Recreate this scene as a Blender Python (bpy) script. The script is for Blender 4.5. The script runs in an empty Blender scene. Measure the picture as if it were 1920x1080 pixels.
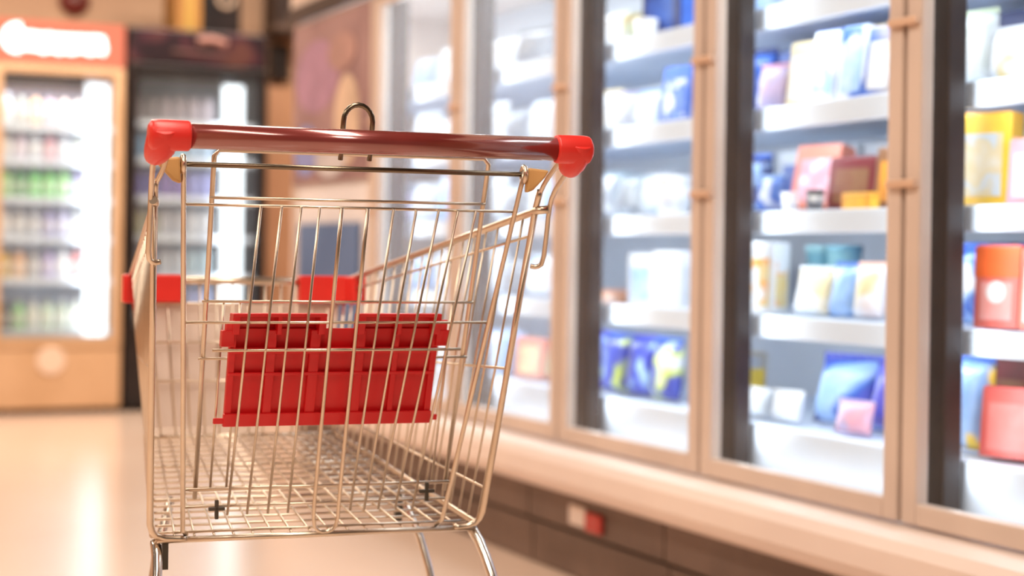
import bpy, bmesh, math, random
from mathutils import Vector, Matrix
random.seed(7)
SC = bpy.context.scene
COL = SC.collection

# ------------------------------------------------------------------ camera
THETA = math.atan(1463 / 3200.0)
ROLL = 0.014
CAM_Z = 0.88
fwd = Vector((math.sin(THETA), math.cos(THETA), 0))
rt = Vector((math.cos(THETA), -math.sin(THETA), 0))
upv = Vector((0, 0, 1))
cx = rt * math.cos(ROLL) + upv * math.sin(ROLL)
cy = upv * math.cos(ROLL) - rt * math.sin(ROLL)
cam_data = bpy.data.cameras.new('camera')
cam = bpy.data.objects.new('camera', cam_data)
COL.objects.link(cam)
m = Matrix.Identity(4)
for i in range(3):
    m[i][0], m[i][1], m[i][2] = cx[i], cy[i], -fwd[i]
m[2][3] = CAM_Z
cam.matrix_world = m
cam_data.sensor_width = 36
cam_data.lens = 60
cam_data.shift_y = -64 / 1920
cam_data.clip_start = 0.05
cam_data.dof.use_dof = True
cam_data.dof.focus_distance = 2.2
cam_data.dof.aperture_fstop = 2.6
SC.camera = cam

# ------------------------------------------------------------------ light
w = bpy.data.worlds.new('world')
SC.world = w
w.use_nodes = True
w.node_tree.nodes['Background'].inputs[0].default_value = (1.0, 0.80, 0.62, 1)
w.node_tree.nodes['Background'].inputs[1].default_value = 0.10
SC.view_settings.view_transform = 'Standard'
SC.view_settings.look = 'None'
SC.view_settings.gamma = 1
SC.view_settings.use_curve_mapping = False
SC.view_settings.exposure = 0.0


def area(name, loc, size, energy, color, rot=(0, 0, 0)):
    d = bpy.data.lights.new(name, 'AREA')
    d.shape = 'RECTANGLE'
    d.size, d.size_y = size
    d.energy = energy
    d.color = color
    o = bpy.data.objects.new(name, d)
    COL.objects.link(o)
    o.location = loc
    o.rotation_euler = rot
    return o


WARM = (1.0, 0.85, 0.71)
for i, yy in enumerate((1.6, 4.8, 7.6)):
    area('overhead_light', (0.55, yy, 2.95), (0.5, 1.8), 42, WARM)
for i, yy in enumerate((1.0, 4.2, 7.4)):
    area('overhead_light', (-1.6, yy, 2.95), (0.5, 1.8), 42, WARM)
area('overhead_light', (2.1, 8.3, 2.95), (2.4, 0.4), 85, WARM)  # extra overhead light, added to brighten the back wall
area('overhead_light', (0.2, -0.7, 2.95), (0.5, 1.2), 40, WARM)  # frontal fill added behind the camera to brighten the red flap

# ------------------------------------------------------------------ materials
MATS = {}


def principled(name, color, rough=0.5, metal=0.0, spec=0.5, coat=0.0, emis=None, es=0.0):
    if name in MATS:
        return MATS[name]
    mt = bpy.data.materials.new(name)
    mt.use_nodes = True
    b = mt.node_tree.nodes['Principled BSDF']
    b.inputs['Base Color'].default_value = (*color, 1)
    b.inputs['Roughness'].default_value = rough
    b.inputs['Metallic'].default_value = metal
    b.inputs['Specular IOR Level'].default_value = spec
    b.inputs['Coat Weight'].default_value = coat
    if emis:
        b.inputs['Emission Color'].default_value = (*emis, 1)
        b.inputs['Emission Strength'].default_value = es
    MATS[name] = mt
    return mt


def noisy(name, c1, c2, scale=6.0, rough=0.4, metal=0.0, lo=0.4, hi=0.6, spec=0.5, stretch=(1, 1, 1), rough2=None):
    if name in MATS:
        return MATS[name]
    mt = principled(name, c1, rough, metal, spec)
    nt = mt.node_tree
    b = nt.nodes['Principled BSDF']
    tc = nt.nodes.new('ShaderNodeTexCoord')
    mp = nt.nodes.new('ShaderNodeMapping')
    mp.inputs['Scale'].default_value = stretch
    nz = nt.nodes.new('ShaderNodeTexNoise')
    nz.inputs['Scale'].default_value = scale
    nz.inputs['Detail'].default_value = 3
    rp = nt.nodes.new('ShaderNodeValToRGB')
    rp.color_ramp.elements[0].position = lo
    rp.color_ramp.elements[0].color = (*c1, 1)
    rp.color_ramp.elements[1].position = hi
    rp.color_ramp.elements[1].color = (*c2, 1)
    L = nt.links.new
    L(tc.outputs['Object'], mp.inputs[0])
    L(mp.outputs[0], nz.inputs['Vector'])
    L(nz.outputs['Fac'], rp.inputs[0])
    L(rp.outputs[0], b.inputs['Base Color'])
    return mt


def printed(name, cols, scale=9.0, seed=0.0, rough=0.35):
    """packaging print: noise through a stepped ramp of the pack's colours"""
    if name in MATS:
        return MATS[name]
    mt = principled(name, cols[0], rough)
    nt = mt.node_tree
    b = nt.nodes['Principled BSDF']
    tc = nt.nodes.new('ShaderNodeTexCoord')
    mp = nt.nodes.new('ShaderNodeMapping')
    mp.inputs['Location'].default_value = (seed * 3.1, seed * 1.7, seed * 0.9)
    nz = nt.nodes.new('ShaderNodeTexNoise')
    nz.inputs['Scale'].default_value = scale
    nz.inputs['Detail'].default_value = 1.5
    rp = nt.nodes.new('ShaderNodeValToRGB')
    cr = rp.color_ramp
    n = len(cols)
    pos = [0.0] + [0.42 + 0.2 * k / max(1, n - 1) for k in range(1, n)]
    cr.elements[0].position = 0
    cr.elements[0].color = (*cols[0], 1)
    cr.elements[1].position = pos[1] if n > 1 else 1
    cr.elements[1].color = (*cols[min(1, n - 1)], 1)
    for k in range(2, n):
        e = cr.elements.new(pos[k])
        e.color = (*cols[k], 1)
    L = nt.links.new
    L(tc.outputs['Object'], mp.inputs[0])
    L(mp.outputs[0], nz.inputs['Vector'])
    L(nz.outputs['Fac'], rp.inputs[0])
    L(rp.outputs[0], b.inputs['Base Color'])
    return mt


def glass_mat(name, haze=0.0, hcol=(0.9, 0.93, 0.97)):
    mt = bpy.data.materials.new(name)
    mt.use_nodes = True
    nt = mt.node_tree
    nt.nodes.clear()
    out = nt.nodes.new('ShaderNodeOutputMaterial')
    tr = nt.nodes.new('ShaderNodeBsdfTransparent')
    tr.inputs[0].default_value = (0.97, 0.985, 0.98, 1)
    gl = nt.nodes.new('ShaderNodeBsdfGlossy')
    gl.inputs['Roughness'].default_value = 0.03
    lw = nt.nodes.new('ShaderNodeLayerWeight')
    lw.inputs[0].default_value = 0.5
    pw = nt.nodes.new('ShaderNodeMath')
    pw.operation = 'POWER'
    pw.inputs[1].default_value = 4.5
    fr = nt.nodes.new('ShaderNodeMath')
    fr.operation = 'MULTIPLY_ADD'
    fr.inputs[1].default_value = 0.55
    fr.inputs[2].default_value = 0.02
    nt.links.new(lw.outputs['Facing'], pw.inputs[0])
    nt.links.new(pw.outputs[0], fr.inputs[0])
    mx = nt.nodes.new('ShaderNodeMixShader')
    L = nt.links.new
    L(fr.outputs[0], mx.inputs[0])
    L(tr.outputs[0], mx.inputs[1])
    L(gl.outputs[0], mx.inputs[2])
    last = mx
    if haze > 0:
        df = nt.nodes.new('ShaderNodeBsdfDiffuse')
        df.inputs[0].default_value = (*hcol, 1)
        tl = nt.nodes.new('ShaderNodeBsdfTranslucent')
        tl.inputs[0].default_value = (*hcol, 1)
        m1 = nt.nodes.new('ShaderNodeMixShader')
        m1.inputs[0].default_value = 0.5
        L(df.outputs[0], m1.inputs[1])
        L(tl.outputs[0], m1.inputs[2])
        m2 = nt.nodes.new('ShaderNodeMixShader')
        m2.inputs[0].default_value = haze
        L(mx.outputs[0], m2.inputs[1])
        L(m1.outputs[0], m2.inputs[2])
        last = m2
    L(last.outputs[0], out.inputs[0])
    return mt


def emission(name, color, strength):
    mt = bpy.data.materials.new(name)
    mt.use_nodes = True
    nt = mt.node_tree
    nt.nodes.clear()
    out = nt.nodes.new('ShaderNodeOutputMaterial')
    e = nt.nodes.new('ShaderNodeEmission')
    e.inputs[0].default_value = (*color, 1)
    e.inputs[1].default_value = strength
    nt.links.new(e.outputs[0], out.inputs[0])
    return mt


M_FLOOR = noisy('floor_tile', (0.80, 0.60, 0.47), (0.84, 0.65, 0.52), 1.2, 0.20, 0, 0.3, 0.7, 0.6)
M_WALL = noisy('tan_wall', (0.60, 0.38, 0.25), (0.66, 0.43, 0.28), 2.0, 0.8)
M_CEIL = noisy('ceiling_paint', (0.10, 0.085, 0.075), (0.13, 0.11, 0.095), 3.0, 0.9)
M_FRAME = noisy('beige_frame', (0.64, 0.51, 0.43), (0.70, 0.56, 0.47), 3.0, 0.35, 0.0)
M_BUMP = noisy('pale_bumper', (0.80, 0.65, 0.57), (0.85, 0.70, 0.61), 2.0, 0.45)
M_KICK = noisy('brown_kick', (0.15, 0.098, 0.075), (0.19, 0.125, 0.095), 4.0, 0.5)
M_DARK = noisy('dark_mullion', (0.018, 0.014, 0.014), (0.035, 0.027, 0.025), 8.0, 0.35)
M_BLACK = noisy('black_enamel', (0.010, 0.008, 0.009), (0.020, 0.014, 0.014), 5.0, 0.3)
M_WHITE = noisy('freezer_white', (0.68, 0.78, 0.92), (0.73, 0.82, 0.95), 3.0, 0.4)
M_BACKP = noisy('freezer_back', (0.60, 0.65, 0.70), (0.66, 0.71, 0.76), 2.0, 0.5)
M_CHROME = noisy('chrome_wire', (0.70, 0.59, 0.47), (0.76, 0.65, 0.52), 20.0, 0.28, 1.0)
M_CHROMED = noisy('rod_dark_reflection', (0.19, 0.15, 0.105), (0.24, 0.19, 0.135), 20.0, 0.25, 1.0)  # dark reflections on bag hook and hinge rod put into the base colour
M_CHROME2 = noisy('chrome_tube', (0.74, 0.70, 0.64), (0.80, 0.76, 0.70), 20.0, 0.18, 1.0)
M_HANDLE = noisy('maroon_tube', (0.26, 0.035, 0.030), (0.30, 0.042, 0.036), 10.0, 0.25, 0.3)
M_HANDLE.node_tree.nodes['Principled BSDF'].inputs['Coat Weight'].default_value = 1.0
M_HANDLE.node_tree.nodes['Principled BSDF'].inputs['Coat Roughness'].default_value = 0.12
M_HANDLE.node_tree.nodes['Principled BSDF'].inputs['Coat IOR'].default_value = 2.0
M_RED = noisy('red_plastic', (0.80, 0.030, 0.024), (0.86, 0.040, 0.030), 8.0, 0.35)
M_FLAP = noisy('red_flap', (0.72, 0.010, 0.016), (0.78, 0.016, 0.020), 8.0, 0.38)
M_HINGE = noisy('tan_plastic', (0.62, 0.36, 0.13), (0.70, 0.43, 0.17), 8.0, 0.45)
M_PLATE = noisy('beige_plate', (0.80, 0.66, 0.57), (0.84, 0.70, 0.61), 5.0, 0.5)
M_RUBBER = noisy('grey_rubber', (0.05, 0.05, 0.05), (0.08, 0.08, 0.08), 9.0, 0.7)
M_CLIP = noisy('dark_clip', (0.05, 0.042, 0.03), (0.08, 0.065, 0.05), 9.0, 0.4)
M_CLIPB = noisy('tan_bracket', (0.66, 0.43, 0.29), (0.72, 0.48, 0.33), 6, 0.4)
M_GLASS = glass_mat('clear_glass', 0.0)
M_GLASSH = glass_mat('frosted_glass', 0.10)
M_GLASSV = glass_mat('fridge_glass', 0.05)
M_LED = emission('white_strip_light', (0.90, 0.95, 1.0), 2.8)
M_LEDM = emission('white_mullion_light', (0.92, 0.96, 1.0), 1.3)

# ------------------------------------------------------------------ helpers


def bx(bm, x0, x1, y0, y1, z0, z1):
    vs = [bm.verts.new((x, y, z)) for x in (x0, x1) for y in (y0, y1) for z in (z0, z1)]
    for f in ((0, 1, 3, 2), (4, 6, 7, 5), (0, 4, 5, 1), (2, 3, 7, 6), (0, 2, 6, 4), (1, 5, 7, 3)):
        bm.faces.new([vs[i] for i in f])


def smooth_path(pts, rounds=0):
    pts = [Vector(p) for p in pts]
    for _ in range(rounds):
        out = [pts[0]]
        for a, b in zip(pts, pts[1:]):
            out += [a.lerp(b, 0.25), a.lerp(b, 0.75)]
        out.append(pts[-1])
        pts = out
    return pts


def tube(bm, pts, r, n=8, closed=False, rounds=0, caps=True):
    pts = smooth_path(pts, rounds)
    k = len(pts)
    rings = []
    nrm = None
    for i, p in enumerate(pts):
        if closed:
            t = (pts[(i + 1) % k] - pts[i - 1]).normalized()
        else:
            t = (pts[min(i + 1, k - 1)] - pts[max(i - 1, 0)]).normalized()
        if nrm is None:
            a = Vector((0, 0, 1)) if abs(t.z) < 0.9 else Vector((1, 0, 0))
            nrm = (a - t * a.dot(t)).normalized()
        else:
            nrm = (nrm - t * nrm.dot(t)).normalized()
        bi = t.cross(nrm)
        rings.append([bm.verts.new(p + nrm * (r * math.cos(2 * math.pi * j / n)) + bi * (r * math.sin(2 * math.pi * j / n))) for j in range(n)])
    for i in range(k if closed else k - 1):
        A, B = rings[i], rings[(i + 1) % k]
        for j in range(n):
            f = bm.faces.new((A[j], A[(j + 1) % n], B[(j + 1) % n], B[j]))
            f.smooth = True
    if not closed and caps:
        bm.faces.new(rings[0][::-1])
        bm.faces.new(rings[-1])


def lathe(bm, prof, n=16, c=(0, 0, 0), axis='z'):
    rings = []
    for r, z in prof:
        ring = []
        for j in range(n):
            a = 2 * math.pi * j / n
            q = (r * math.cos(a), r * math.sin(a), z)
            if axis == 'x':
                q = (q[2], q[0], q[1])
            if axis == 'y':
                q = (q[0], q[2], q[1])
            ring.append(bm.verts.new((q[0] + c[0], q[1] + c[1], q[2] + c[2])))
        rings.append(ring)
    for A, B in zip(rings, rings[1:]):
        for j in range(n):
            f = bm.faces.new((A[j], A[(j + 1) % n], B[(j + 1) % n], B[j]))
            f.smooth = True
    bm.faces.new(rings[0][::-1])
    bm.faces.new(rings[-1])


def extrude_y(bm, prof, y0, y1):
    """closed (x, z) profile swept along y"""
    A = [bm.verts.new((x, y0, z)) for x, z in prof]
    B = [bm.verts.new((x, y1, z)) for x, z in prof]
    n = len(prof)
    for j in range(n):
        bm.faces.new((A[j], A[(j + 1) % n], B[(j + 1) % n], B[j]))
    bm.faces.new(A[::-1])
    bm.faces.new(B)


def build(name, bm, mat, parent=None, bevel=0.0, seg=2):
    bmesh.ops.recalc_face_normals(bm, faces=bm.faces[:])
    me = bpy.data.meshes.new(name)
    bm.to_mesh(me)
    bm.free()
    me.materials.append(mat)
    o = bpy.data.objects.new(name, me)
    COL.objects.link(o)
    if parent is not None:
        o.parent = parent
    if bevel > 0:
        md = o.modifiers.new('bevel', 'BEVEL')
        md.width = bevel
        md.segments = seg
        md.limit_method = 'ANGLE'
        md.angle_limit = math.radians(40)
    return o


def boxes(name, lst, mat, parent=None, bevel=0.0):
    bm = bmesh.new()
    for b in lst:
        bx(bm, *b)
    return build(name, bm, mat, parent, bevel)


def tag(o, label, cat, group=None):
    o['label'] = label
    o['category'] = cat
    if group:
        o['group'] = group
    return o


def struct(o, label=None):
    o['kind'] = 'structure'
    if label:
        o['label'] = label
    return o


def thing(name, label, cat, loc=(0, 0, 0), rz=0.0, group=None):
    o = bpy.data.objects.new(name, None)
    COL.objects.link(o)
    o.location = loc
    o.rotation_euler = (0, 0, rz)
    return tag(o, label, cat, group)


def dup(src, loc, label=None, group=None, rz=None):
    r = src.copy()
    COL.objects.link(r)
    r.location = loc
    if rz is not None:
        r.rotation_euler = (0, 0, rz)
    if label:
        r['label'] = label
    if group:
        r['group'] = group
    for ch in src.children:
        c = ch.copy()
        COL.objects.link(c)
        c.parent = r
        for g in ch.children:
            d = g.copy()
            COL.objects.link(d)
            d.parent = c
    return r


# ------------------------------------------------------------------ room
struct(boxes('floor', [(-3.6, 4.2, -3.0, 10.1, -0.1, 0.0)], M_FLOOR), 'glossy pale peach shop floor')
struct(boxes('wall_back', [(-3.6, 4.2, 10.0, 10.1, 0.0, 3.1)], M_WALL), 'tan wall behind the drinks fridges')
struct(boxes('wall_left', [(-3.7, -3.6, -3.0, 10.1, 0.0, 3.1)], M_WALL))
struct(boxes('wall_right', [(4.2, 4.3, -3.0, 10.1, 0.0, 3.1)], M_WALL))
struct(boxes('ceiling', [(-3.6, 4.2, -3.0, 10.1, 3.0, 3.1)], M_CEIL))

# ------------------------------------------------------------------ display freezer
XF = 2.04                       # door plane
STILES = [1.92, 2.665, 3.41, 4.155, 4.90, 5.645, 6.60]
Y0, Y1 = 1.30, 6.62
fz = thing('display_freezer', 'long upright glass door display freezer with beige frames running along the aisle', 'freezer', (2.4, 3.9, 0))
OFFX, OFFY = -2.4, -3.9


def fzb(name, lst, mat, parent=None, bevel=0.0):
    return boxes(name, [(a + OFFX, b + OFFX, c + OFFY, d + OFFY, e, f) for a, b, c, d, e, f in lst], mat, parent or fz, bevel)


fzb('back_panel', [(2.80, 2.86, Y0, Y1, 0.0, 2.25)], M_BACKP)
fzb('end_panel', [(2.06, 2.80, Y1 - 0.03, Y1, 0.24, 2.25)], M_FRAME)
fzb('end_panel', [(2.06, 2.80, Y0, Y0 + 0.03, 0.24, 2.25)], M_FRAME)
fzb('header', [(2.03, 2.80, Y0, Y1, 1.84, 2.25)], M_FRAME, None, 0.01)
fzb('header_trim', [(2.015, 2.04, Y0, Y1, 1.785, 1.84)], M_DARK)
fzb('base', [(2.13, 2.80, Y0, Y1, 0.0, 0.37)], M_KICK)
bm = bmesh.new()
prof = [(2.10, 0.372), (2.00, 0.368), (1.975, 0.357), (1.962, 0.335), (1.960, 0.292), (1.972, 0.268), (2.00, 0.252), (2.10, 0.238)]
extrude_y(bm, [(x + OFFX, z) for x, z in prof], Y0 + OFFY, Y1 + OFFY)
build('bumper', bm, M_BUMP, fz)
# kick panels between dark gaps
yk = Y0
while yk < Y1 - 0.05:
    ye = min(yk + 0.78, Y1)
    fzb('kick_panel', [(2.085, 2.13, yk + 0.004, ye - 0.004, 0.132, 0.238)], M_KICK)
    fzb('kick_panel', [(2.100, 2.13, yk + 0.004, ye - 0.004, 0.004, 0.118)], M_KICK)
    yk = ye
badge = fzb('badge', [(2.076, 2.085, 4.055, 4.150, 0.150, 0.205)], principled('white_badge', (0.85, 0.75, 0.68), 0.3), None, 0.012)
badge['label'] = 'white badge with a red end on the kick panel'
fzb('badge_end', [(2.070, 2.0845, 3.955, 4.045, 0.145, 0.198)], principled('badge_red', (0.55, 0.04, 0.03), 0.3), badge, 0.012)

SHELF = [0.49, 0.745, 0.985, 1.225, 1.46]
for k in range(len(STILES) - 1):
    ya, yb = STILES[k] + 0.004, STILES[k + 1] - 0.004
    for zi, z in enumerate(SHELF):
        if zi == 0:
            deck = fzb('deck', [(2.20, 2.79, ya, yb, 0.40, z)], M_WHITE)
            fzb('deck_front', [(2.165, 2.20, ya, yb, 0.385, z + 0.004)], M_WHITE, deck, 0.006)
        else:
            sh = fzb('shelf', [(2.20, 2.76, ya, yb, z - 0.022, z)], M_WHITE)
            fzb('price_rail', [(2.178, 2.20, ya, yb, z - 0.050, z + 0.002)], M_WHITE, sh, 0.004)
# mullions behind the door stiles, each with a light strip on its far half
for yc in STILES[1:-1]:
    mu = fzb('mullion', [(2.105, 2.150, yc - 0.050, yc + 0.028, 0.38, 1.84)], M_DARK, None, 0.004)
    fzb('light_strip', [(2.108, 2.140, yc + 0.028, yc + 0.050, 0.40, 1.80)], M_LEDM, mu)

# doors
for k in range(len(STILES) - 1):
    ya, yb = STILES[k] + 0.007, STILES[k + 1] - 0.007
    zb, zt = 0.376, 1.78
    fw, fb = 0.044, 0.042
    x0, x1 = XF, XF + 0.030
    fr = fzb('door', [(x0, x1, ya, ya + fw, zb, zt), (x0, x1, yb - fw, yb, zb, zt), (x0, x1, ya + fw, yb - fw, zb, zb + fb), (x0, x1, ya + fw, yb - fw, zt - fb, zt)], M_FRAME, None, 0.004)
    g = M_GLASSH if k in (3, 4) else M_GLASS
    if k < 5:
        fzb('glass_pane', [(x0 + 0.012, x0 + 0.020, ya + fw, yb - fw, zb + fb, zt - fb)], g, fr)
    if k < 5:
        for zc in (1.335, 1.025):
            hd = bmesh.new()
            bx(hd, x0 - 0.012 + OFFX, x0 + 0.001 + OFFX, yb - 0.040 + OFFY, yb + 0.048 + OFFY, zc - 0.008, zc + 0.008)
            build('bracket', hd, M_CLIPB, fr, 0.003)
        gp = bmesh.new()
        bx(gp, x0 + 0.022 + OFFX, x0 + 0.030 + OFFX, yb + OFFY, yb + 0.014 + OFFY, zb, zt)
        build('gasket', gp, M_KICK, fr)
    else:
        ad = fzb('poster', [(x0 - 0.004, x0, ya + 0.03, yb - 0.02, 1.14, 1.765)], noisy('poster_base', (0.26, 0.14, 0.14), (0.36, 0.21, 0.20), 3.0, 0.5), fr)
        for q_, (cy_, cz_, ry_, rz_, c_) in enumerate(((6.28, 1.55, 0.26, 0.14, (0.34, 0.18, 0.26)), (6.40, 1.27, 0.15, 0.10, (0.20, 0.22, 0.44)), (5.92, 1.36, 0.14, 0.17, (0.56, 0.40, 0.28)), (6.10, 1.23, 0.18, 0.075, (0.48, 0.44, 0.44)), (5.98, 1.62, 0.16, 0.07, (0.36, 0.20, 0.17)))):
            pb = bmesh.new()
            lathe(pb, [(1.0, 0), (1.0, 0.001)], 28, (0, 0, 0), 'x')
            for v_ in pb.verts:
                v_.co = Vector((x0 - 0.0055 - 0.0004 * q_ + v_.co.x + OFFX, cy_ + OFFY + v_.co.y * ry_, cz_ + v_.co.z * rz_))
            build('printed_patch', pb, noisy('poster_patch_%d' % q_, c_, tuple(min(1, c * 1.25) for c in c_), 7.0, 0.5), ad)
        ad['label'] = 'purple and cream printed poster'
        lo = fzb('white_panel', [(x0 + 0.01, x0 + 0.03, ya + fw, yb - fw, zb + fb, 1.74)], noisy('panel_white', (0.74, 0.70, 0.70), (0.80, 0.75, 0.74), 3, 0.5), fr)
        bl = fzb('blue_panel', [(x0 - 0.006, x0 + 0.005, 5.78, 6.48, 0.50, 0.985)], noisy('panel_blue', (0.07, 0.14, 0.30), (0.10, 0.18, 0.36), 3, 0.5), fr)

COOL = (0.88, 0.94, 1.0)
for yc in STILES[1:-1]:
    for sg_ in (-1, 1):
        # strip lamps on both flanks of every post, turned 40 degrees into the shelves
        lo_ = area('freezer_light', (2.125, yc + (0.065 if sg_ > 0 else -0.065), 1.10), (0.05, 1.30), 2.0, COOL)
        d_ = Vector((0.55, 0.83 * sg_, 0))
        zx = -d_.normalized()
        yx = Vector((0, 0, 1))
        xx = yx.cross(zx)
        mm = Matrix.Identity(4)
        for q_ in range(3):
            mm[q_][0], mm[q_][1], mm[q_][2] = xx[q_], yx[q_], zx[q_]
        mm.translation = lo_.location
        lo_.matrix_world = mm
for ya, yb in zip(STILES, STILES[1:]):
    area('freezer_light', (2.36, (ya + yb) / 2, 1.82), (0.25, 0.6), 4.0, COOL, (0, 0, 0))  # overhead fill added in each section to brighten the interior
    for zi, z in enumerate(SHELF[1:]):
        area('shelf_fill', (2.215, (ya + yb) / 2, z - 0.030), (0.02, (yb - ya) * 0.9), 0.9 if zi else 0.9, COOL, (0, math.radians(-35), 0))  # fill added under each shelf to lift the dark interior
    area('deck_fill', (2.115, (ya + yb) / 2, 0.405), (0.03, 0.60), 0.14, COOL, (0, math.radians(-115), 0))  # fill added to brighten the deck front

# ------------------------------------------------------------------ products
PROD = [0]


def carton(name, label, y, x, z, wy, dx, h, cols, panel, rz=0.0, lean=0.0, group=None, cat='box', seed=1.0, emblem=None, band=None):
    """standing carton: body, printed panel on the front, printed panel on the near side, flap on top"""
    PROD[0] += 1
    bm = bmesh.new()
    bx(bm, -dx / 2, dx / 2, -wy / 2, wy / 2, 0, h)
    o = build(name, bm, printed('print_%d' % PROD[0], cols, 14, seed), None, 0.003)
    o.location = (x, y, z + 0.001 + abs(math.sin(lean)) * dx / 2)
    o.rotation_euler = (0, lean, rz)
    tag(o, label, cat, group)
    pm = printed('panel_%d' % PROD[0], panel, 22, seed + 0.5)
    boxes('printed_panel', [(-dx / 2 - 0.0015, -dx / 2 + 0.0005, -wy * 0.36, wy * 0.36, h * 0.10, h * (0.56 if band else 0.78))], pm, o)
    boxes('side_panel', [(-dx * 0.34, dx * 0.34, -wy / 2 - 0.0015, -wy / 2 + 0.0005, h * 0.10, h * (0.56 if band else 0.74))], pm, o)
    boxes('top_flap', [(-dx / 2 + 0.002, dx / 2 - 0.002, -wy * 0.47, wy * 0.47, h - 0.0005, h + 0.0025)], principled('flap_%d' % PROD[0], cols[0], 0.4), o)
    if band:
        boxes('top_band', [(-dx / 2 - 0.001, dx / 2 + 0.001, -wy / 2 - 0.001, wy / 2 + 0.001, h * 0.62, h * 0.985)], principled('bandm_%d' % PROD[0], band, 0.4), o)
    if emblem:
        b2 = bmesh.new()
        lathe(b2, [(min(wy, h) * 0.22, 0), (min(wy, h) * 0.22, 0.0015)], 20, (0, 0, 0), 'x')
        e = build('emblem', b2, principled('emblem_%d' % PROD[0], emblem, 0.4), o)
        e.location = (-dx / 2 - 0.003, 0, h * 0.44)
    return o


def bag(name, label, y, x, z, wy, dx, h, cols, rz=0.0, lean=0.0, group=None, cat='bag', seed=1.0):
    """filled pouch: puffed body with creases, crimped top and bottom seals"""
    PROD[0] += 1
    rnd = random.Random(PROD[0])
    N, M = 10, 10
    bm = bmesh.new()

    def pt(u, v, s):
        # u across (-1..1), v up (0..1)
        t = max(0.0, (1 - abs(u) ** 3.0)) ** 0.6 * max(0.0, 1 - abs(2 * v - 1) ** 3.2) ** 0.6
        wv = 1 - 0.10 * math.sin(math.pi * v)
        cr = 0.10 * math.sin(7 * u + 9 * v + PROD[0]) * t
        sag = (1 - v) * 0.25 + 0.85
        return (s * dx / 2 * (t * sag + cr * 0.5), wy / 2 * u * wv, h * (0.03 + 0.94 * v))
    grid = {}
    for s in (-1, 1):
        for i in range(N + 1):
            for j in range(M + 1):
                edge = i in (0, N) or j in (0, M)
                if s == 1 and edge:
                    grid[s, i, j] = grid[-1, i, j]
                else:
                    grid[s, i, j] = bm.verts.new(pt(2 * i / N - 1, j / M, s))
    for s in (-1, 1):
        for i in range(N):
            for j in range(M):
                f = bm.faces.new((grid[s, i, j], grid[s, i + 1, j], grid[s, i + 1, j + 1], grid[s, i, j + 1]))
                f.smooth = True
    o = build(name, bm, printed('print_%d' % PROD[0], cols, 10 / max(wy, 0.1) * 0.12, seed, 0.25))
    o.location = (x, y, z + 0.001)
    o.rotation_euler = (0, lean, rz)
    tag(o, label, cat, group)
    sm = principled('seal_%d' % PROD[0], cols[0], 0.3)
    b2 = bmesh.new()
    n = 14
    A = [b2.verts.new((0.0015 * (1 if q % 2 else -1), -wy / 2 * 0.97 + wy * 0.97 * q / n, h * 0.955)) for q in range(n + 1)]
    B = [b2.verts.new((0.003 * (1 if q % 2 else -1), -wy / 2 * 0.97 + wy * 0.97 * q / n, h * 1.03)) for q in range(n + 1)]
    for q in range(n):
        b2.faces.new((A[q], A[q + 1], B[q + 1], B[q]))
    s = build('top_seal', b2, sm, o)
    sd = s.modifiers.new('thick', 'SOLIDIFY')
    sd.thickness = 0.0016
    return o


def tub(name, label, y, x, z, r, h, col, lidcol, group=None, cat='tub'):
    PROD[0] += 1
    bm = bmesh.new()
    lathe(bm, [(r * 0.82, 0), (r * 0.84, 0.004), (r, h * 0.92), (r, h * 0.93)], 20)
    o = build(name, bm, principled('tub_%d' % PROD[0], col, 0.35))
    o.location = (x, y, z + 0.001)
    tag(o, label, cat, group)
    b2 = bmesh.new()
    lathe(b2, [(r * 1.04, h * 0.90), (r * 1.05, h * 0.91), (r * 1.05, h * 0.98), (r * 0.98, h), (r * 0.3, h * 1.0)], 20)
    build('lid', b2, principled('lid_%d' % PROD[0], lidcol, 0.35), o)
    b3 = bmesh.new()
    lathe(b3, [(r * 0.885, h * 0.22), (r * 0.905, h * 0.22), (r * 0.985, h * 0.72), (r * 0.96, h * 0.72)], 20)
    build('label_band', b3, printed('band_%d' % PROD[0], [lidcol, col, (0.8, 0.8, 0.8)], 20, 1.0), o)
    return o


S_D, S3, S2, S1, S0 = SHELF[0] + 0.004, SHELF[1], SHELF[2], SHELF[3], SHELF[4]
NAVY = (0.012, 0.03, 0.14); BLUE = (0.03, 0.12, 0.48); SKY = (0.30, 0.48, 0.78); WHT = (0.74, 0.78, 0.83)
LIL = (0.52, 0.46, 0.70); PINK = (0.80, 0.42, 0.52); REDC = (0.62, 0.05, 0.05); ORG = (0.85, 0.36, 0.05)
YEL = (0.85, 0.58, 0.06); LIME = (0.62, 0.75, 0.08); CRM = (0.72, 0.60, 0.36); TEAL = (0.10, 0.28, 0.36)
GRY = (0.30, 0.34, 0.40); PGRY = (0.60, 0.66, 0.72); MAR = (0.18, 0.02, 0.03); BRN = (0.25, 0.12, 0.06); SAL = (0.80, 0.28, 0.20)
BLU2 = (0.05, 0.08, 0.45)

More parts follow.
